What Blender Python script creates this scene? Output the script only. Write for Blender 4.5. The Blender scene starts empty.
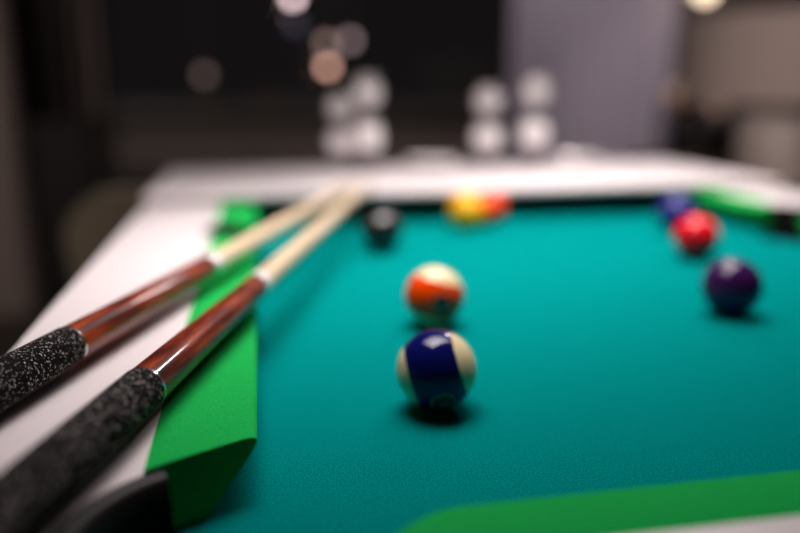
import bpy, bmesh, math
from mathutils import Vector, Matrix, Quaternion

C = bpy.context.scene.collection
PI = math.pi
T = 0.76                      # height of the cloth bed above the floor


# ------------------------------------------------------------------ materials
def mat(name, col=(.5, .5, .5), rough=.5, metal=0., **kw):
    m = bpy.data.materials.new(name)
    m.use_nodes = True
    b = m.node_tree.nodes['Principled BSDF']
    b.inputs['Base Color'].default_value = (*col, 1)
    b.inputs['Roughness'].default_value = rough
    b.inputs['Metallic'].default_value = metal
    for k, v in kw.items():
        b.inputs[k.replace('_', ' ')].default_value = v
    return m


class NT:
    def __init__(s, m):
        s.t = m.node_tree
        s.b = s.t.nodes['Principled BSDF']

    def n(s, kind, **kw):
        q = s.t.nodes.new(kind)
        for k, v in kw.items():
            setattr(q, k, v)
        return q

    def l(s, a, b):
        s.t.links.new(a, b)

    def coord(s, scale=(1, 1, 1), out='Object'):
        c = s.n('ShaderNodeTexCoord')
        mp = s.n('ShaderNodeMapping')
        mp.inputs['Scale'].default_value = scale
        s.l(c.outputs[out], mp.inputs['Vector'])
        return mp.outputs['Vector']

    def noise(s, vec, scale, detail=3., rough=.5):
        q = s.n('ShaderNodeTexNoise')
        q.inputs['Scale'].default_value = scale
        q.inputs['Detail'].default_value = detail
        q.inputs['Roughness'].default_value = rough
        s.l(vec, q.inputs['Vector'])
        return q.outputs['Fac']

    def ramp(s, fac, stops, interp='LINEAR'):
        q = s.n('ShaderNodeValToRGB')
        q.color_ramp.interpolation = interp
        e = q.color_ramp.elements
        while len(e) < len(stops):
            e.new(.5)
        for i, (p, c) in enumerate(stops):
            e[i].position = p
            e[i].color = (*c, 1) if len(c) == 3 else c
        s.l(fac, q.inputs['Fac'])
        return q.outputs['Color']

    def bump(s, h, strength, dist):
        q = s.n('ShaderNodeBump')
        q.inputs['Strength'].default_value = strength
        q.inputs['Distance'].default_value = dist
        s.l(h, q.inputs['Height'])
        s.l(q.outputs['Normal'], s.b.inputs['Normal'])


def cloth(name, c0, c1, scale=900, bump=.35, sheen=.0, rough=.9):
    m = mat(name, c0, rough)
    m.node_tree.nodes['Principled BSDF'].inputs['Specular IOR Level'].default_value = .0
    k = NT(m)
    v = k.coord()
    f = k.noise(v, scale, 4., .65)
    k.l(k.ramp(f, [(.38, c0), (.62, c1)]), k.b.inputs['Base Color'])
    k.bump(f, bump, .0006)
    k.b.inputs['Sheen Weight'].default_value = sheen
    k.b.inputs['Sheen Roughness'].default_value = .4
    k.b.inputs['Sheen Tint'].default_value = (*c1, 1)
    return m


def wood(name, stops, scale=(40, 40, 4), rough=.2, coat=0.):
    m = mat(name, stops[0][1], rough)
    k = NT(m)
    v = k.coord(scale)
    f = k.noise(v, 3., 5., .6)
    k.l(k.ramp(f, stops), k.b.inputs['Base Color'])
    k.b.inputs['Coat Weight'].default_value = coat
    k.b.inputs['Specular IOR Level'].default_value = .15
    k.b.inputs['Coat Roughness'].default_value = .04
    return m


def glow(name, col, strength):
    m = mat(name, (.05, .04, .035), .5)
    b = m.node_tree.nodes['Principled BSDF']
    b.inputs['Emission Color'].default_value = (*col, 1)
    b.inputs['Emission Strength'].default_value = strength
    return m


M = {}
M['bed'] = cloth('teal_baize', (.0004, .125, .119), (.0006, .26, .244), 800, .9, .95)
M['cushion'] = cloth('green_baize', (.010, .31, .058), (.018, .44, .088), 1000, .6)
M['white'] = mat('white_lacquer', (.70, .635, .63), .42)
M['black_rubber'] = mat('black_pocket_plastic', (.012, .0105, .010), .4, 0, Specular_IOR_Level=.2)
M['leg_white'] = mat('white_leg', (.7, .65, .64), .45)
M['forearm'] = wood('red_rosewood', [(.30, (.025, .003, .001)), (.5, (.17, .018, .004)), (.74, (.42, .07, .014))],
                    (60, 60, 7), .4, .45)
M['shaft'] = wood('pale_maple', [(.2, (.62, .45, .28)), (.8, (.80, .64, .45))], (30, 30, 3), .3, .3)
M['silver'] = mat('silver_ring', (.8, .78, .76), .18, 1.)
M['collar'] = mat('white_collar', (.82, .76, .72), .22)
M['tip'] = mat('leather_tip', (.08, .12, .2), .8)
M['rubber'] = mat('black_bumper', (.015, .015, .015), .6)


def wrap_mat():
    m = mat('speckled_linen', (.01, .01, .01), .75)
    k = NT(m)
    v = k.coord((1, 1, 1.7))
    f = k.noise(v, 560, 1.5, .5)
    f2 = k.noise(v, 1400, 2., .6)
    k.l(k.ramp(f, [(.0, (.004, .0037, .0037)), (.615, (.005, .0045, .0045)), (.675, (.55, .48, .46))]), k.b.inputs['Base Color'])
    k.bump(f2, .4, .0005)
    k.b.inputs['Specular IOR Level'].default_value = .04
    return m


M['wrap'] = wrap_mat()


def ball_mat(name, col, stripe=None, cream=(.84, .69, .40), spec=.34):
    m = mat(name, col, .06)
    k = NT(m)
    k.b.inputs['Specular IOR Level'].default_value = spec
    if stripe:
        v = k.coord()
        sp = k.n('ShaderNodeSeparateXYZ')
        k.l(v, sp.inputs[0])
        a = k.n('ShaderNodeMath', operation='ABSOLUTE')
        k.l(sp.outputs['Z'], a.inputs[0])
        g = k.n('ShaderNodeMath', operation='GREATER_THAN')
        g.inputs[1].default_value = stripe
        k.l(a.outputs[0], g.inputs[0])
        mx = k.n('ShaderNodeMix', data_type='RGBA')
        mx.inputs[6].default_value = (*col, 1)
        mx.inputs[7].default_value = (*cream, 1)
        k.l(g.outputs[0], mx.inputs[0])
        k.l(mx.outputs[2], k.b.inputs['Base Color'])
    return m


# ------------------------------------------------------------------ helpers
def link(name, me, m=None, parent=None, smooth=False, loc=None):
    me.name = name
    o = bpy.data.objects.new(name, me)
    C.objects.link(o)
    if m:
        me.materials.clear(); me.materials.append(m)
    if smooth:
        for p in me.polygons:
            p.use_smooth = True
    if parent:
        o.parent = parent
    if loc:
        o.location = loc
    return o


def from_bm(name, bm, m=None, parent=None, smooth=False, loc=None):
    bmesh.ops.recalc_face_normals(bm, faces=bm.faces)
    me = bpy.data.meshes.new(name)
    bm.to_mesh(me); bm.free()
    return link(name, me, m, parent, smooth, loc)


def tag(o, label, cat, group=None, kind=None):
    o['label'] = label
    o['category'] = cat
    if group:
        o['group'] = group
    if kind:
        o['kind'] = kind
    return o


def thing(name, label, cat, loc, group=None):
    o = bpy.data.objects.new(name, None)
    o.empty_display_size = .05
    C.objects.link(o)
    o.location = loc
    return tag(o, label, cat, group)


def add_box(bm, x0, x1, y0, y1, z0, z1):
    vs = [bm.verts.new((x, y, z)) for z in (z0, z1) for x, y in ((x0, y0), (x1, y0), (x1, y1), (x0, y1))]
    for f in ((0, 3, 2, 1), (4, 5, 6, 7), (0, 1, 5, 4), (1, 2, 6, 5), (2, 3, 7, 6), (3, 0, 4, 7)):
        bm.faces.new([vs[i] for i in f])


def box(name, x0, x1, y0, y1, z0, z1, m, parent=None, bev=0., seg=2):
    bm = bmesh.new()
    add_box(bm, x0, x1, y0, y1, z0, z1)
    if bev:
        bmesh.ops.bevel(bm, geom=bm.edges[:], offset=bev, segments=seg, affect='EDGES', profile=.6)
    return from_bm(name, bm, m, parent)


def structure(o):
    o['kind'] = 'structure'
    return o


def add_lathe(bm, prof, n=48, cx=0, cy=0):
    rings = []
    for r, z in prof:
        if r < 1e-6:
            rings.append([bm.verts.new((cx, cy, z))])
        else:
            rings.append([bm.verts.new((cx + r * math.cos(2 * PI * i / n), cy + r * math.sin(2 * PI * i / n), z)) for i in range(n)])
    for a, b in zip(rings, rings[1:]):
        for i in range(n):
            j = (i + 1) % n
            if len(a) == 1 and len(b) == 1:
                continue
            if len(a) == 1:
                bm.faces.new((a[0], b[i], b[j]))
            elif len(b) == 1:
                bm.faces.new((a[i], a[j], b[0]))
            else:
                bm.faces.new((a[i], a[j], b[j], b[i]))
    return bm


def lathe(name, prof, m, parent=None, n=48, loc=None, sharp=35):
    o = from_bm(name, add_lathe(bmesh.new(), prof, n), m, parent, True, loc)
    set_sharp(o, sharp)
    return o


def set_sharp(o, deg):
    bm = bmesh.new(); bm.from_mesh(o.data)
    for e in bm.edges:
        if len(e.link_faces) == 2 and e.calc_face_angle(0) > math.radians(deg):
            e.smooth = False
    bm.to_mesh(o.data); bm.free()


def bake(o, cutters=(), bevel=0.):
    """cut round holes, round the edges, keep the result as plain mesh"""
    for c in cutters:
        md = o.modifiers.new('cut', 'BOOLEAN')
        md.operation = 'DIFFERENCE'; md.object = c; md.solver = 'EXACT'
    if bevel:
        md = o.modifiers.new('bev', 'BEVEL')
        md.width = bevel; md.segments = 3; md.limit_method = 'ANGLE'; md.angle_limit = math.radians(40)
    dg = bpy.context.evaluated_depsgraph_get()
    dg.update()
    me = bpy.data.meshes.new_from_object(o.evaluated_get(dg))
    o.modifiers.clear()
    old = o.data
    o.data = me
    me.name = o.name
    bpy.data.meshes.remove(old)
    for p in me.polygons:
        p.use_smooth = True
    set_sharp(o, 30)


# ------------------------------------------------------------------ pool table
NX0, NX1 = -.008, .766          # cushion noses left and right
NY0, NY1 = .296, 1.43          # near and far
IX0, IX1, IY0, IY1 = -.063, .813, .254, 1.48      # inner edge of the white rails
OX0, OX1, OY0, OY1 = -.181, .939, .110, 1.61      # outer edge
SY = .985                       # side pockets
pool = thing('pool_table', 'white pool table with teal cloth, bright green cushions and black pockets', 'pool table', (.379, .92, 0))
PO = Vector((.379, .92, 0))


def tp(o):
    """parent to the table, keeping the place"""
    o.parent = pool
    o.location = o.location - PO
    return o


def cyl(x, y, r, z0, z1):
    o = from_bm('cutter', add_lathe(bmesh.new(), [(0, z0), (r, z0), (r, z1), (0, z1)], 64, x, y))
    return o


R_IN, R_OUT = .060, .072
corner = [(NX0 - .016, NY0 - .016, 45), (NX1 + .016, NY0 - .016, 135), (NX1 + .016, NY1 + .016, 225), (NX0 - .016, NY1 + .016, 315)]
sides = [(NX0 - .022, SY, 0), (NX1 + .022, SY, 180)]
RS_IN, RS_OUT = .040, .046
cut_rail = [cyl(x, y, R_IN + .008, T - .3, T + .3) for x, y, a in corner] + [cyl(x, y, RS_IN + .007, T - .3, T + .3) for x, y, a in sides]
cut_bed = [cyl(x, y, R_IN - .001, T - .3, T + .3) for x, y, a in corner] + [cyl(x, y, RS_IN - .001, T - .3, T + .3) for x, y, a in sides]
inner = box('cutter', IX0, IX1, IY0, IY1, T - .3, T + .3, None)

rail = box('rail_frame', OX0, OX1, OY0, OY1, T - .032, T + .04, M['white'])
bake(rail, [inner] + cut_rail, .0035)
bed = box('playing_bed', IX0, IX1, IY0, IY1, T - .03, T, M['bed'])
bake(bed, cut_bed, .001)
for c in cut_rail + cut_bed + [inner]:
    me = c.data
    bpy.data.objects.remove(c); bpy.data.meshes.remove(me)
tp(rail); tp(bed)
bed['label'] = 'teal cloth playing surface'


# one cushion: profile in (d, z), d = distance out from the white rail towards the nose
PROF = [(0, .0395), (.2, .0393), (.4, .039), (.55, .0386), (.7, .0382), (.8, .0379), (.88, .0376), (.94, .0371), (.98, .036), (1, .0345),
        (.985, .032), (.93, .027), (.5, .0), (0, .0)]


def cushion(p, along, out, depth, length, s0, s1):
    """p: start on the rail edge; along: unit; out: unit towards the bed; s0/s1: list (d, s) for the slanted ends"""
    def interp(tab, d):
        for (d0, a0), (d1, a1) in zip(tab, tab[1:]):
            if d <= d1:
                return a0 + (a1 - a0) * (d - d0) / (d1 - d0)
        return tab[-1][1]
    bm = bmesh.new()
    N = 10
    rows = []
    p, along, out = Vector(p), Vector(along), Vector(out)
    for i in range(N + 1):
        t = i / N
        row = []
        for d, z in PROF:
            a, b = interp(s0, d), length - interp(s1, d)
            q = p + out * (d * depth) + along * (a + (b - a) * t)
            row.append(bm.verts.new((q.x, q.y, T + z)))
        rows.append(row)
    k = len(PROF)
    for a, b in zip(rows, rows[1:]):
        for j in range(k):
            bm.faces.new((a[j], a[(j + 1) % k], b[(j + 1) % k], b[j]))
    bm.faces.new(rows[0]); bm.faces.new(rows[-1][::-1])
    o = from_bm('cushion', bm, M['cushion'], None, True)
    set_sharp(o, 28)
    return tp(o)


dx = NX0 - IX0
jc = [(0, 0), (1, .033)]                    # angled corner jaw
js = [(0, 0), (1, .012)]                    # side pocket jaw
jr = [(0, 0), (.45, .022), (.7, .034), (.82, .042), (.9, .05), (.96, .059), (1, .072)]     # rounded jaw of the end cushions
yL0 = .350
for x, sg, dxs in ((IX0, 1, dx), (IX1, -1, IX1 - NX1)):
    cushion((x, yL0, 0), (0, 1, 0), (sg, 0, 0), dxs, SY - .040 - yL0, jc, js)
    cushion((x, SY + .040, 0), (0, 1, 0), (sg, 0, 0), dxs, (NY0 + NY1) - yL0 - SY - .040, js, jc)
dy = NY0 - IY0
cushion((.026, IY0, 0), (1, 0, 0), (0, 1, 0), dy, NX0 + NX1 - .052, jr, jr)
cushion((.026, IY1, 0), (1, 0, 0), (0, -1, 0), dy, NX0 + NX1 - .052, jr, jr)


def pocket(x, y, a, ri, ro, half):
    """black liner: rounded lip round the rail side, wall and cup below"""
    bm = bmesh.new()
    prof = [(ro, .0385), (ro, .0408), (ro - .0015, .0425), ((ri + ro) / 2, .0434), (ri + .002, .0422), (ri, .039), (ri - .002, .03), (ri - .003, -.05), (ri * .75, -.085),
            (ri * .3, -.095)]
    N = 48
    rows = []
    for i in range(N + 1):
        t = math.radians(a + 180 - half + 2 * half * i / N)
        rows.append([bm.verts.new((x + r * math.cos(t), y + r * math.sin(t), T + z)) for r, z in prof])
    for A, B in zip(rows, rows[1:]):
        for j in range(len(prof) - 1):
            bm.faces.new((A[j], B[j], B[j + 1], A[j + 1]))
    rows2 = []
    low = [(ri - .0025, -.004)] + prof[7:] + [(0.002, -.097)]
    for i in range(N + 1):
        t = math.radians(a + half - 180 + (360 - 2 * half) * i / N)
        rows2.append([bm.verts.new((x + r * math.cos(t), y + r * math.sin(t), T + z)) for r, z in low])
    for A, B in zip(rows2, rows2[1:]):
        for j in range(len(low) - 1):
            bm.faces.new((A[j], B[j], B[j + 1], A[j + 1]))
    bm.verts.ensure_lookup_table()
    o = from_bm('pocket', bm, M['black_rubber'], None, True)
    set_sharp(o, 60)
    return tp(o)


for x, y, a in corner:
    pocket(x, y, a, R_IN, R_OUT, 110)
for x, y, a in sides:
    pocket(x, y, a, RS_IN, RS_OUT, 88)

bm = bmesh.new()
ax0, ax1, ay0, ay1 = OX0 + .03, OX1 - .03, OY0 + .03, OY1 - .03
for b in ((ax0, ax1, ay0, ay0 + .022), (ax0, ax1, ay1 - .022, ay1), (ax0, ax0 + .022, ay0 + .022, ay1 - .022), (ax1 - .022, ax1, ay0 + .022, ay1 - .022)):
    add_box(bm, *b, T - .17, T - .032)
tp(from_bm('apron', bm, M['leg_white']))
for x in (ax0 + .07, ax1 - .07):
    for y in (ay0 + .07, ay1 - .07):
        bm = bmesh.new()
        for (h0, w0), (h1, w1) in (((0, .03), (T - .17, .045)),):
            lo = [bm.verts.new((x + sx * w0, y + sy * w0, h0)) for sx, sy in ((-1, -1), (1, -1), (1, 1), (-1, 1))]
            hi = [bm.verts.new((x + sx * w1, y + sy * w1, h1)) for sx, sy in ((-1, -1), (1, -1), (1, 1), (-1, 1))]
            bm.faces.new(lo[::-1]); bm.faces.new(hi)
            for i in range(4):
                bm.faces.new((lo[i], lo[(i + 1) % 4], hi[(i + 1) % 4], hi[i]))
        tp(from_bm('leg', bm, M['leg_white']))

# white table-top leaf laid over the far end
leaf = box('table_leaf', OX0 - .002, OX1 + .002, 1.205, OY1, T + .0455, T + .0565, M['white'], None, .004, 3)
tag(leaf, 'white table top leaf covering the far end of the pool table, with glasses on it', 'table top')
LZ = T + .0565


# ------------------------------------------------------------------ cues
def cue(label, butt, tip, ring, joint):
    """butt, tip: ends of the axis; ring, joint: distances from the butt end"""
    butt, tip = Vector(butt), Vector(tip)
    d = tip - butt
    L = d.length
    e = thing('pool_cue', label, 'cue', butt, 'cues lying across the left rail')
    e.rotation_mode = 'QUATERNION'
    e.rotation_quaternion = d.to_track_quat('Z', 'Y')

    def R(s):
        tab = [(0, .0163), (ring, .0128), (joint, .0104), (L, .0064)]
        for (a, ra), (b, rb) in zip(tab, tab[1:]):
            if s <= b:
                return ra + (rb - ra) * (s - a) / (b - a)
        return tab[-1][1]
    lathe('butt_cap', [(0, 0), (.012, 0), (.0152, .003), (R(.02), .02), (0, .02)], M['rubber'], e)
    lathe('butt_sleeve', [(0, .02), (R(.02), .02), (R(.06), .06), (0, .06)], M['forearm'], e)
    lathe('wrap', [(0, .06), (R(.06), .06), (R(.06) + .0003, .062)] + [(R(s) + .0004, s) for s in (.12, .18, .24)] +
          [(R(ring) + .0004, ring - .0015), (R(ring), ring), (0, ring)], M['wrap'], e)
    lathe('ring', [(0, ring), (R(ring) + .0001, ring), (R(ring) + .0001, ring + .0014), (0, ring + .0014)], M['silver'], e)
    lathe('forearm', [(0, ring + .0014), (R(ring) - .0002, ring + .0014), (R(joint), joint), (0, joint)], M['forearm'], e)
    lathe('joint_ring', [(0, joint), (R(joint) + .0002, joint), (R(joint) + .0002, joint + .006), (0, joint + .006)], M['silver'], e)
    lathe('joint_collar', [(0, joint + .006), (R(joint), joint + .006), (R(joint), joint + .022), (0, joint + .022)], M['collar'], e)
    lathe('shaft', [(0, joint + .022), (R(joint) - .0002, joint + .022), (R(L - .024), L - .024), (0, L - .024)], M['shaft'], e)
    lathe('ferrule', [(0, L - .024), (R(L) + .0001, L - .024), (R(L) + .0001, L - .008), (0, L - .008)], M['collar'], e)
    lathe('tip', [(0, L - .008), (R(L), L - .008), (R(L) * .9, L - .002), (R(L) * .5, L), (0, L)], M['tip'], e)
    return e


def along(p, s, y):
    return (p[0] + s * (y - p[1]), y)


A = (-.064, .429); sa = .304
B_ = (-.121, .512); sb = .378
ZB, ZT = T + .0565, LZ + .0071
ya0, ya1 = .085, 1.224
yb0, yb1 = .205, 1.226
fa = math.hypot(1, sa); fb = math.hypot(1, sb)
cue('cue with black speckled wrap and red wood forearm, nearer to the corner pocket and camera',
    (*along(A, sa, ya0), ZB), (*along(A, sa, ya1), ZT), (.409 - ya0) * fa, (.609 - ya0) * fa)
cue('cue with black speckled wrap and red wood forearm, lying farther out on the white rail',
    (*along(B_, sb, yb0), ZB + .0007), (*along(B_, sb, yb1), ZT), (.492 - yb0) * fb, (.690 - yb0) * fb)

# ------------------------------------------------------------------ camera
F, HOR, VX = 740., 86., 256.
pitch = math.atan((266.5 - HOR) / F)
fw = Vector((0, math.cos(pitch), -math.sin(pitch))); up = Vector((0, math.sin(pitch), math.cos(pitch)))
dv = fw * F + Vector((1, 0, 0)) * (VX - 400) + up * (266.5 - HOR)
yaw = math.atan2(dv.x, dv.y)                     # table axis seen from the optical axis
CAMZ = T + .2245
cam = bpy.data.cameras.new('camera')
co = bpy.data.objects.new('camera', cam)
C.objects.link(co)
co.location = (0, 0, CAMZ)
co.rotation_euler = (PI / 2 - pitch, 0, yaw)
cam.sensor_width = 36.
cam.lens = F / 800 * 36
cam.clip_start = .01
cam.dof.use_dof = True
cam.dof.focus_distance = .441
cam.dof.aperture_fstop = 1.45
bpy.context.scene.camera = co
CAM = Vector(co.location)

# ------------------------------------------------------------------ balls
RB = .028575


def sphere_mesh():
    bm = bmesh.new()
    bmesh.ops.create_uvsphere(bm, u_segments=64, v_segments=40, radius=RB)
    me = bpy.data.meshes.new('ball')
    bm.to_mesh(me); bm.free()
    return me


def axes(p):
    """right / up / towards-viewer directions at a ball"""
    v = (CAM - Vector(p)).normalized()
    r = Vector((0, 0, 1)).cross(v).normalized()
    return r, v.cross(r), v


def ball(label, x, y, m, axis=None, disc=None, number=None):
    p = Vector((x, y, T + RB + .0003))
    o = link('billiard_ball', sphere_mesh(), m, None, True, p)
    tag(o, label, 'ball', 'balls on the pool table')
    if axis:
        r, u, v = axes(p)
        a = (r * axis[0] + u * axis[1] + v * axis[2]).normalized()
        d = r * disc[0] + u * disc[1] + v * disc[2]
        d = (d - a * d.dot(a)).normalized()
        yv = a.cross(d)
        o.rotation_mode = 'QUATERNION'
        o.rotation_quaternion = Matrix((d, yv, a)).transposed().to_quaternion()
        # number mark: ring and figures laid on the sphere around local +X
        bm = bmesh.new()

        def put(s, t, h=1.004):            # s, t in metres on the surface -> point on the sphere
            q = Vector((1, s / RB, t / RB)).normalized() * RB * h
            return bm.verts.new(q)
        n = 40
        ra, rb_ = .0092, .0083
        o1 = [put(ra * math.cos(2 * PI * i / n), ra * math.sin(2 * PI * i / n)) for i in range(n)]
        o2 = [put(rb_ * math.cos(2 * PI * i / n), rb_ * math.sin(2 * PI * i / n)) for i in range(n)]
        for i in range(n):
            bm.faces.new((o1[i], o1[(i + 1) % n], o2[(i + 1) % n], o2[i]))
        bmesh.ops.recalc_face_normals(bm, faces=bm.faces)
        cu = bpy.data.curves.new('figures', 'FONT')
        cu.body = number; cu.size = .0088; cu.align_x = 'CENTER'; cu.align_y = 'CENTER'
        to = bpy.data.objects.new('figures', cu)
        C.objects.link(to)
        dg = bpy.context.evaluated_depsgraph_get(); dg.update()
        tm = bpy.data.meshes.new_from_object(to.evaluated_get(dg))
        base = [put(w.co.x, w.co.y) for w in tm.vertices]
        for f in tm.polygons:
            try:
                bm.faces.new([base[i] for i in f.vertices])
            except ValueError:
                pass
        bpy.data.objects.remove(to); bpy.data.curves.remove(cu); bpy.data.meshes.remove(tm)
        me = bpy.data.meshes.new('number_mark')
        bm.to_mesh(me); bm.free()
        link('number_mark', me, M['mark'], o)
        # dark disc under the figures
        bm = bmesh.new()
        c0 = bm.verts.new((RB * 1.002, 0, 0))
        prev = [c0] * n
        for rr in (.003, .006, .0092):
            cur = [put(rr * math.cos(2 * PI * i / n), rr * math.sin(2 * PI * i / n), 1.002) for i in range(n)]
            for i in range(n):
                j = (i + 1) % n
                if prev[0] is c0:
                    bm.faces.new((c0, cur[i], cur[j]))
                else:
                    bm.faces.new((prev[i], cur[i], cur[j], prev[j]))
            prev = cur
        from_bm('number_disc', bm, M['disc'], o, True)
    return o


M['mark'] = mat('ivory_mark', (.34, .32, .27), .3)
M['disc'] = mat('dark_disc', (.035, .033, .03), .12)
navy = ball_mat('navy_stripe', (.004, .006, .10), .60 * RB)
orange = ball_mat('orange_stripe', (.95, .065, .002), .60 * RB)
ball('navy blue and cream striped ball standing nearest to the camera, in sharp focus', .117, .480, navy, (.94, .27, .09), (.24, -.78, .58), '10')
ball('orange and cream striped ball just behind the navy striped ball', .159, .664, orange, (.25, .94, .15), (.26, -.2, .94), '13')
ball('dark purple solid ball standing alone on the right of the cloth', .460, .642, ball_mat('purple', (.045, .008, .075)))
ball('red solid ball in front of the blue ball, near the right cushion', .568, .878, ball_mat('red', (.85, .005, .018)))
ball('blue solid ball half hidden behind the red ball', .646, 1.058, ball_mat('blue', (.03, .03, .22)))
ball('black ball near the tips of the two cues', .163, 1.000, ball_mat('black', (.008, .008, .008), spec=.7))
ball('yellow ball by the white leaf, touching the orange-red ball', .325, 1.140, ball_mat('yellow', (1., .46, .0)))
ball('orange-red ball by the white leaf, touching the yellow ball', .3725, 1.1745, ball_mat('orange_red', (1., .07, .012)))

# ------------------------------------------------------------------ glasses and plates on the leaf
M['glass'] = mat('frosted_glass', (.95, .90, .90), .22, 0, IOR=1.5, Transmission_Weight=.45)
M['china'] = mat('white_china', (.82, .78, .77), .2)


def goblet(label, x, y, h):
    """footed glass: lower bulb, narrow waist, upper bowl, with highlights painted in as milky bands"""
    k = h / .175
    tab = [(.026, .0), (.027, .003), (.014, .010), (.013, .020), (.024, .036), (.031, .058), (.028, .080), (.016, .098), (.0145, .104), (.019, .112), (.027, .128), (.029, .142), (.026, .16), (.023, .175)]
    outer = [(0, 0)] + [(a, b * k) for a, b in tab]
    inn = [(a - .0018, b * k) for a, b in tab[::-1] if b > .108] + [(.005, .112 * k), (0, .110 * k)]
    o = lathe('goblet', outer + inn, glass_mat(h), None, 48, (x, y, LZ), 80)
    tag(o, label, 'glass', 'glasses on the white leaf')


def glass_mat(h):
    m = mat('highlight_band_glass', (.95, .90, .90), .05, 0, IOR=1.45, Transmission_Weight=1.)
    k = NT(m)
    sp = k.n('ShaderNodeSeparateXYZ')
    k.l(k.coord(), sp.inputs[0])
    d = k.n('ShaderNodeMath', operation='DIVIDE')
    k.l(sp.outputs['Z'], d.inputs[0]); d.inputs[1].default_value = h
    t = k.ramp(d.outputs[0], [(.20, (1, 1, 1)), (.25, (.1, .1, .1)), (.46, (.1, .1, .1)), (.52, (1, 1, 1)), (.68, (1, 1, 1)), (.73, (.45, .45, .45)), (.90, (.45, .45, .45)), (.94, (1, 1, 1))])  # milky bands on bulb and bowl paint highlights onto clear glass
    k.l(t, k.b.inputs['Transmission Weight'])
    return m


goblet('shorter glass with painted-in highlights on the white leaf, leftmost of the glasses', .170, 1.56, .150)
goblet('tall glass with painted-in highlights on the white leaf, right beside the leftmost glass', .217, 1.505, .188)
goblet('shorter glass with painted-in highlights on the white leaf, next to the tall glass before the curtain', .480, 1.54, .168)
goblet('tall glass with painted-in highlights on the white leaf, in front of the grey curtain', .577, 1.52, .192)


def plate(label, x, y, r, k):
    pr = [(0, 0), (r * .55, 0), (r * .62, .004), (r, .016), (r, .018), (r * .6, .0075), (r * .5, .006), (0, .006)]
    o = lathe('saucer', pr, M['china'], None, 48, (x, y, LZ), 50)
    tag(o, label, 'plate', 'saucers on the white leaf')


plate('white saucer on the white leaf, just right of the left pair of glasses', .36, 1.535, .058, 2)
plate('white saucer on the white leaf, at the right of the tall glass by the curtain', .69, 1.545, .055, 1)

# ------------------------------------------------------------------ the room
M['floor'] = wood('dark_floor', [(.2, (.020, .016, .013)), (.8, (.035, .027, .022))], (6, .6, 1), .45)
M['wall'] = mat('taupe_wall', (.16, .125, .11), .9)
M['wall_dark'] = mat('dark_wall', (.10, .08, .072), .9)
M['ceiling'] = mat('ceiling_paint', (.35, .32, .31), .9)
M['frame_dark'] = mat('dark_window_frame', (.03, .026, .025), .5)
M['night'] = mat('window_glass', (1, 1, 1), 0., 0, IOR=1.3, Transmission_Weight=1.)
CE = 2.6
structure(box('floor', -3.2, 4.2, -2.2, 5.0, -.05, 0, M['floor']))
structure(box('ceiling', -3.2, 4.2, -2.2, 5.0, CE, CE + .05, M['ceiling']))
WX0, WX1, WZ0, WZ1 = -.90, 2.45, .84, 2.35
bm = bmesh.new()
add_box(bm, -3.2, WX0, 4.6, 4.75, 0, CE); add_box(bm, WX1, 4.2, 4.6, 4.75, 0, CE)
add_box(bm, WX0, WX1, 4.6, 4.75, 0, WZ0); add_box(bm, WX0, WX1, 4.6, 4.75, WZ1, CE)
structure(from_bm('wall_back', bm, M['wall_dark']))
structure(box('wall_right', 4.05, 4.2, -2.2, 4.6, 0, CE, M['wall']))
structure(box('wall_left', -3.2, -1.03, 3.40, 3.56, 0, CE, M['wall']))
bm = bmesh.new()
for b in ((WX0, WX0 + .06, WZ0, WZ1), (WX1 - .06, WX1, WZ0, WZ1), (WX0 + .06, WX1 - .06, WZ0, WZ0 + .05), (WX0 + .06, WX1 - .06, WZ1 - .05, WZ1)):
    add_box(bm, b[0], b[1], 4.62, 4.70, b[2], b[3])
win = structure(from_bm('window_1', bm, M['frame_dark']))
pane = box('pane', WX0 + .06, WX1 - .06, 4.655, 4.665, WZ0 + .05, WZ1 - .05, M['night'], win)
structure(box('trim_1', WX0 - .05, WX1 + .05, 4.50, 4.60, WZ0 - .03, WZ0, M['frame_dark']))


def curtain(label, x0, x1, y, z0, z1, folds, amp, m):
    t = thing('curtain', label, 'curtain', ((x0 + x1) / 2, y, z0))
    bm = bmesh.new()
    N = folds * 14
    rows = []
    for k, off in ((0, 0), (1, .006)):
        for z in (0, z1 - z0):
            row = []
            for i in range(N + 1):
                u = i / N
                w = amp * math.sin(u * folds * 2 * PI) + amp * .4 * math.sin(u * folds * 1.37 * PI + 1)
                row.append(bm.verts.new((-(x1 - x0) / 2 + (x1 - x0) * u, w + off, z)))
            rows.append(row)
    a, b, c, d = rows
    for i in range(N):
        bm.faces.new((a[i], a[i + 1], b[i + 1], b[i]))
        bm.faces.new((d[i], d[i + 1], c[i + 1], c[i]))
        bm.faces.new((b[i], b[i + 1], d[i + 1], d[i]))
        bm.faces.new((a[i + 1], a[i], c[i], c[i + 1]))
    bm.faces.new((a[0], b[0], d[0], c[0])); bm.faces.new((b[N], a[N], c[N], d[N]))
    o = from_bm('drape', bm, m, t, True)
    set_sharp(o, 60)
    bm = bmesh.new()
    add_lathe(bm, [(0, 0), (.012, 0), (.012, x1 - x0 + .1), (0, x1 - x0 + .1)], 16)
    rod = from_bm('curtain_rod', bm, M['frame_dark'], t, True, (-(x1 - x0) / 2 - .05, 0, z1 - z0 + .014))
    rod.rotation_euler = (0, PI / 2, 0)
    return t


M['drape'] = mat('grey_mauve_drape', (.40, .36, .44), .9)
M['drape2'] = mat('brown_drape', (.13, .10, .09), .9)
curtain('tall pale grey mauve curtain hanging at the right of the dark window', 1.52, 2.60, 4.42, .01, 2.48, 6, .03, M['drape'])
curtain('narrow dark brown curtain hanging at the left edge of the dark window', -1.02, -.84, 4.42, .01, 2.48, 2, .02, M['drape2'])

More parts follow.
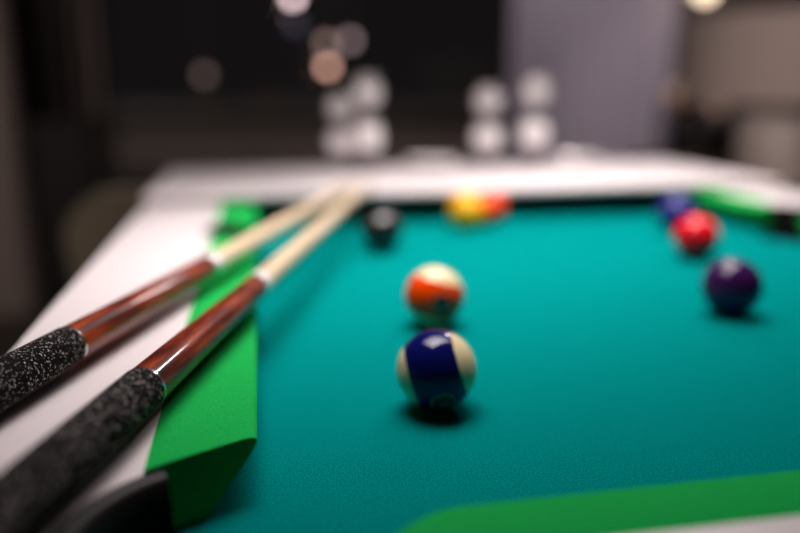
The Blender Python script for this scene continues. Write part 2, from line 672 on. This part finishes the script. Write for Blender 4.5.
# dark cabinet at the left
cab = thing('cabinet', 'low black cabinet standing against the far left wall', 'cabinet', (-.872, 3.72, 0))
M['black_wood'] = mat('black_wood', (.018, .016, .015), .6, 0, Specular_IOR_Level=.1)
box('body', -.125, .125, -.16, .16, .04, .815, M['black_wood'], cab, .004)
box('top', -.135, .135, -.17, .17, .815, .836, M['black_wood'], cab, .003)
dr = box('door', -.118, .118, -.178, -.160, .05, .805, M['black_wood'], cab, .003)
box('handle', .08, .09, -.192, -.178, .40, .52, M['silver'], dr)
box('plinth', -.115, .115, -.15, .15, 0, .04, M['black_wood'], cab)


# upholstered chair at the far left corner of the table
def chair():
    t = thing('dining_chair', 'olive brown upholstered chair with rounded back beside the far left table corner', 'chair', (-.205, 1.97, 0))
    ol = cloth('olive_upholstery', (.17, .14, .10), (.22, .18, .13), 400, .2)
    bm = bmesh.new()
    w, h0, h1 = .215, .40, .765
    front, back = [], []
    pts = []
    n = 12
    rr = .11
    pts += [(-w * .9, h0), (w * .9, h0)]
    for i in range(n + 1):
        a = PI / 2 * i / n
        pts.append((w - rr + rr * math.cos(a), h1 - rr + rr * math.sin(a)))
    for i in range(n + 1):
        a = PI / 2 + PI / 2 * i / n
        pts.append((-w + rr + rr * math.cos(a), h1 - rr + rr * math.sin(a)))
    for x, z in pts:
        lean = (z - h0) * .12
        front.append(bm.verts.new((x, -.20 - lean, z)))
        back.append(bm.verts.new((x, -.27 - lean, z)))
    bm.faces.new(front); bm.faces.new(back[::-1])
    m_ = len(pts)
    for i in range(m_):
        bm.faces.new((front[i], back[i], back[(i + 1) % m_], front[(i + 1) % m_]))
    bmesh.ops.bevel(bm, geom=[e for e in bm.edges if e.calc_face_angle(0) > 1.2], offset=.02, segments=3, affect='EDGES')
    o = from_bm('backrest', bm, ol, t, True)
    set_sharp(o, 50)
    box('seat', -.22, .22, -.20, .22, .40, .48, ol, t, .025, 3)
    for x in (-.18, .18):
        for y in (-.19, .18):
            bm = bmesh.new()
            add_lathe(bm, [(0, 0), (.012, 0), (.02, .40), (0, .40)], 16)
            from_bm('leg', bm, M['black_wood'], t, True, (x, y, 0))
    return t


chair()

# side table and big lamp on the right
tb = thing('side_table', 'low dark side table carrying the big taupe drum lamp', 'table', (1.85, 2.42, 0))
M['brown_wood'] = wood('brown_wood', [(.2, (.05, .033, .024)), (.8, (.09, .06, .043))], (4, 4, 30), .45)
box('table_top', -.36, .36, -.26, .26, .585, .62, M['brown_wood'], tb, .005)
for x in (-.31, .31):
    for y in (-.21, .21):
        box('leg', x - .025, x + .025, y - .025, y + .025, 0, .585, M['brown_wood'], tb, .003)

lamp = thing('table_lamp', 'large unlit table lamp with wide taupe drum shade and pale round base', 'lamp', (1.85, 2.42, .62))
M['shade'] = cloth('taupe_shade', (.36, .29, .265), (.40, .325, .30), 300, .1)
M['ceramic'] = mat('pale_ceramic', (.42, .36, .33), .45)
lathe('base', [(0, 0), (.118, 0), (.128, .012), (.132, .12), (.128, .235), (.112, .262), (.03, .268), (0, .268)], M['ceramic'], lamp)
lathe('neck', [(0, .268), (.012, .268), (.012, .40), (.022, .40), (.022, .45), (0, .45)], M['silver'], lamp)
lathe('lamp_shade', [(.350, .308), (.340, .598), (.337, .598), (.347, .308), (.350, .308)], M['shade'], lamp)
bm = bmesh.new()
for k in range(3):
    a = 2 * PI * k / 3
    q = Vector((math.cos(a), math.sin(a), 0))
    s = Vector((-q.y, q.x, 0)) * .003
    vs = [bm.verts.new(Vector((0, 0, z)) + q * r + s * g) for r in (.018, .342) for z in (.43, .436) for g in (-1, 1)]
    for f in ((0, 1, 3, 2), (4, 6, 7, 5), (0, 4, 5, 1), (2, 3, 7, 6), (0, 2, 6, 4), (1, 5, 7, 3)):
        bm.faces.new([vs[i] for i in f])
from_bm('shade_carrier', bm, M['silver'], lamp)

# sideboard and vases farther back on the right
sb = thing('sideboard', 'low brown sideboard against the back wall, carrying two dark vases', 'sideboard', (2.72, 3.62, 0))
box('body', -.70, .70, -.19, .19, .10, .585, M['brown_wood'], sb, .004)
box('top', -.72, .72, -.21, .21, .585, .61, M['brown_wood'], sb, .004)
for x in (-.35, .35):
    dd = box('door', x - .34, x + .34, -.206, -.19, .11, .575, M['brown_wood'], sb, .003)
    box('handle', x - .06, x + .06, -.218, -.206, .50, .512, M['silver'], dd)
for x in (-.64, .64):
    for y in (-.14, .14):
        box('leg', x - .02, x + .02, y - .02, y + .02, 0, .10, M['brown_wood'], sb)
M['brass'] = mat('warm_brass', (.85, .56, .36), .4, .1)
M['dark_vase'] = mat('dark_glaze', (.018, .015, .014), .3)
v1 = thing('vase', 'dark narrow vase topped by a round brass globe on the sideboard', 'vase', (2.165, 3.60, .61), 'vases on the sideboard')
lathe('body', [(0, 0), (.05, 0), (.058, .03), (.06, .14), (.045, .21), (.025, .235), (0, .235)], M['dark_vase'], v1)
lathe('globe', [(0, .235)] + [(.078 * math.sin(a), .31 - .078 * math.cos(a)) for a in [.35 + i * .2 for i in range(14)]] + [(0, .388)], M['brass'], v1)
v2 = thing('vase', 'wide dark vase with a brass neck on the sideboard behind the drum lamp', 'vase', (2.39, 3.60, .61), 'vases on the sideboard')
lathe('body', [(0, 0), (.07, 0), (.09, .03), (.098, .12), (.085, .21), (.055, .25), (0, .25)], M['dark_vase'], v2)
lathe('neck', [(0, .25), (.055, .25), (.045, .275), (.058, .315), (.05, .315), (.038, .28), (0, .28)], M['brass'], v2)


# glowing bulbs before the window
def pendant(label, x, z, y, r, col, strength):
    t = thing('pendant_lamp', label, 'lamp', (x, y, CE), 'small globe lamps hanging before the window')
    zz = z + T - CE
    bm = bmesh.new()
    bmesh.ops.create_uvsphere(bm, u_segments=24, v_segments=16, radius=r)
    from_bm('globe', bm, glow('bulb_glow', col, strength), t, True, (0, 0, zz))
    lathe('socket', [(0, r * .9), (r * .5, r * .9), (r * .5, r * 1.6), (0, r * 1.6)], M['frame_dark'], t, 16, (0, 0, zz))
    lathe('cord', [(0, zz + r * 1.6), (.0025, zz + r * 1.6), (.0025, -.02), (0, -.02)], M['frame_dark'], t, 8)
    lathe('ceiling_cup', [(0, -.025), (.03, -.025), (.034, 0), (0, 0)], M['frame_dark'], t, 20)


W = (1., .72, .66)
pendant('bright pink white globe lamp cut by the top edge of the photo', .214, .690, 4.2, .027, (1., .72, .76), 6.)
pendant('dim bluish globe lamp hanging just under the bright one at the top edge', .228, .555, 4.28, .027, (.55, .5, .8), .22)
pendant('dim pinkish globe lamp directly above the brightest orange one', .397, .455, 4.30, .027, (1., .66, .58), 1.1)
pendant('dim mauve globe lamp right of the pair above the left glasses', .516, .467, 4.2, .027, (1., .70, .74), 1.)
pendant('bright orange pink globe lamp just above the leftmost glass', .391, .326, 4.2, .027, (1., .55, .42), 3.4)
pendant('faint brownish globe lamp hanging alone on the left side of the window', -.270, .282, 4.2, .027, (1., .68, .62), .34)
pendant('big warm cream globe lamp at the top edge above the drum shade', 2.62, .775, 4.2, .055, (1., .76, .55), 4.)

# two amber tea lights on the sill
for label, x in (('small amber tea light on the window sill, nearer to the left glasses', .058), ('small amber tea light on the window sill, farther left', -.262)):
    t = thing('tea_light', label, 'candle', (x, 4.55, WZ0), 'tea lights on the window sill')
    lathe('cup', [(0, 0), (.026, 0), (.03, .05), (.028, .05), (.024, .004), (0, .004)], glow('amber_cup', (.9, .38, .12), .03), t, 24)
    lathe('wax', [(0, .004), (.024, .004), (.025, .025), (0, .027)], M['collar'], t, 24)


# ------------------------------------------------------------------ light
def area(name, loc, target, sx, sy, power, col, spread=180):
    l = bpy.data.lights.new(name, 'AREA')
    l.shape = 'RECTANGLE'; l.size = sx; l.size_y = sy; l.energy = power; l.color = col
    l.spread = math.radians(spread)
    o = bpy.data.objects.new(name, l)
    C.objects.link(o)
    o.location = loc
    d = Vector(target) - Vector(loc)
    o.rotation_euler = d.to_track_quat('-Z', 'Y').to_euler()
    return o


def point(name, loc, power, col, r):
    l = bpy.data.lights.new(name, 'POINT')
    l.energy = power; l.color = col; l.shadow_soft_size = r
    o = bpy.data.objects.new(name, l)
    C.objects.link(o); o.location = loc
    return o


def spot(name, loc, target, power, col, deg, r=.05):
    l = bpy.data.lights.new(name, 'SPOT')
    l.energy = power; l.color = col; l.shadow_soft_size = r
    l.spot_size = math.radians(deg); l.spot_blend = .6
    o = bpy.data.objects.new(name, l)
    C.objects.link(o); o.location = loc
    o.rotation_euler = (Vector(target) - Vector(loc)).to_track_quat('-Z', 'Y').to_euler()
    return o


area('table_light', (.40, 1.00, T + .88), (.36, .98, T), .60, 1.30, 9.5, (1., .915, .915), 84)
point('curtain_fill', (1.6, 3.0, 2.4), 44, (1., .88, .88), .12)  # fill added to lighten the curtain, no such fitting in the room
spot('fill_spot', (.25, -.7, 2.5), (.40, 1.56, .9), 110, (1., .88, .86), 17)  # unseen spot added to brighten the glasses on the leaf
spot('shade_fill_spot', (-.4, -1.2, 1.95), (1.95, 2.6, .98), 330, (1., .85, .80), 24)  # added behind the camera to brighten the drum shade, lamp base and curtain
spot('fill_spot', (-1.5, .3, 2.52), (-.85, 2.8, .75), 180, (1., .87, .82), 56)  # unseen spot added to lift the chair and the left background

w = bpy.data.worlds.new('night')
bpy.context.scene.world = w
w.use_nodes = True
bg = w.node_tree.nodes['Background']
bg.inputs['Color'].default_value = (1., .88, .90, 1)
bg.inputs['Strength'].default_value = .006

sc = bpy.context.scene
sc.view_settings.view_transform = 'Standard'
sc.view_settings.look = 'None'
sc.view_settings.exposure = 0
sc.view_settings.gamma = 1
sc.view_settings.use_curve_mapping = False
sc.cycles.use_denoising = True
sc.cycles.max_bounces = 10
sc.cycles.sample_clamp_indirect = 4
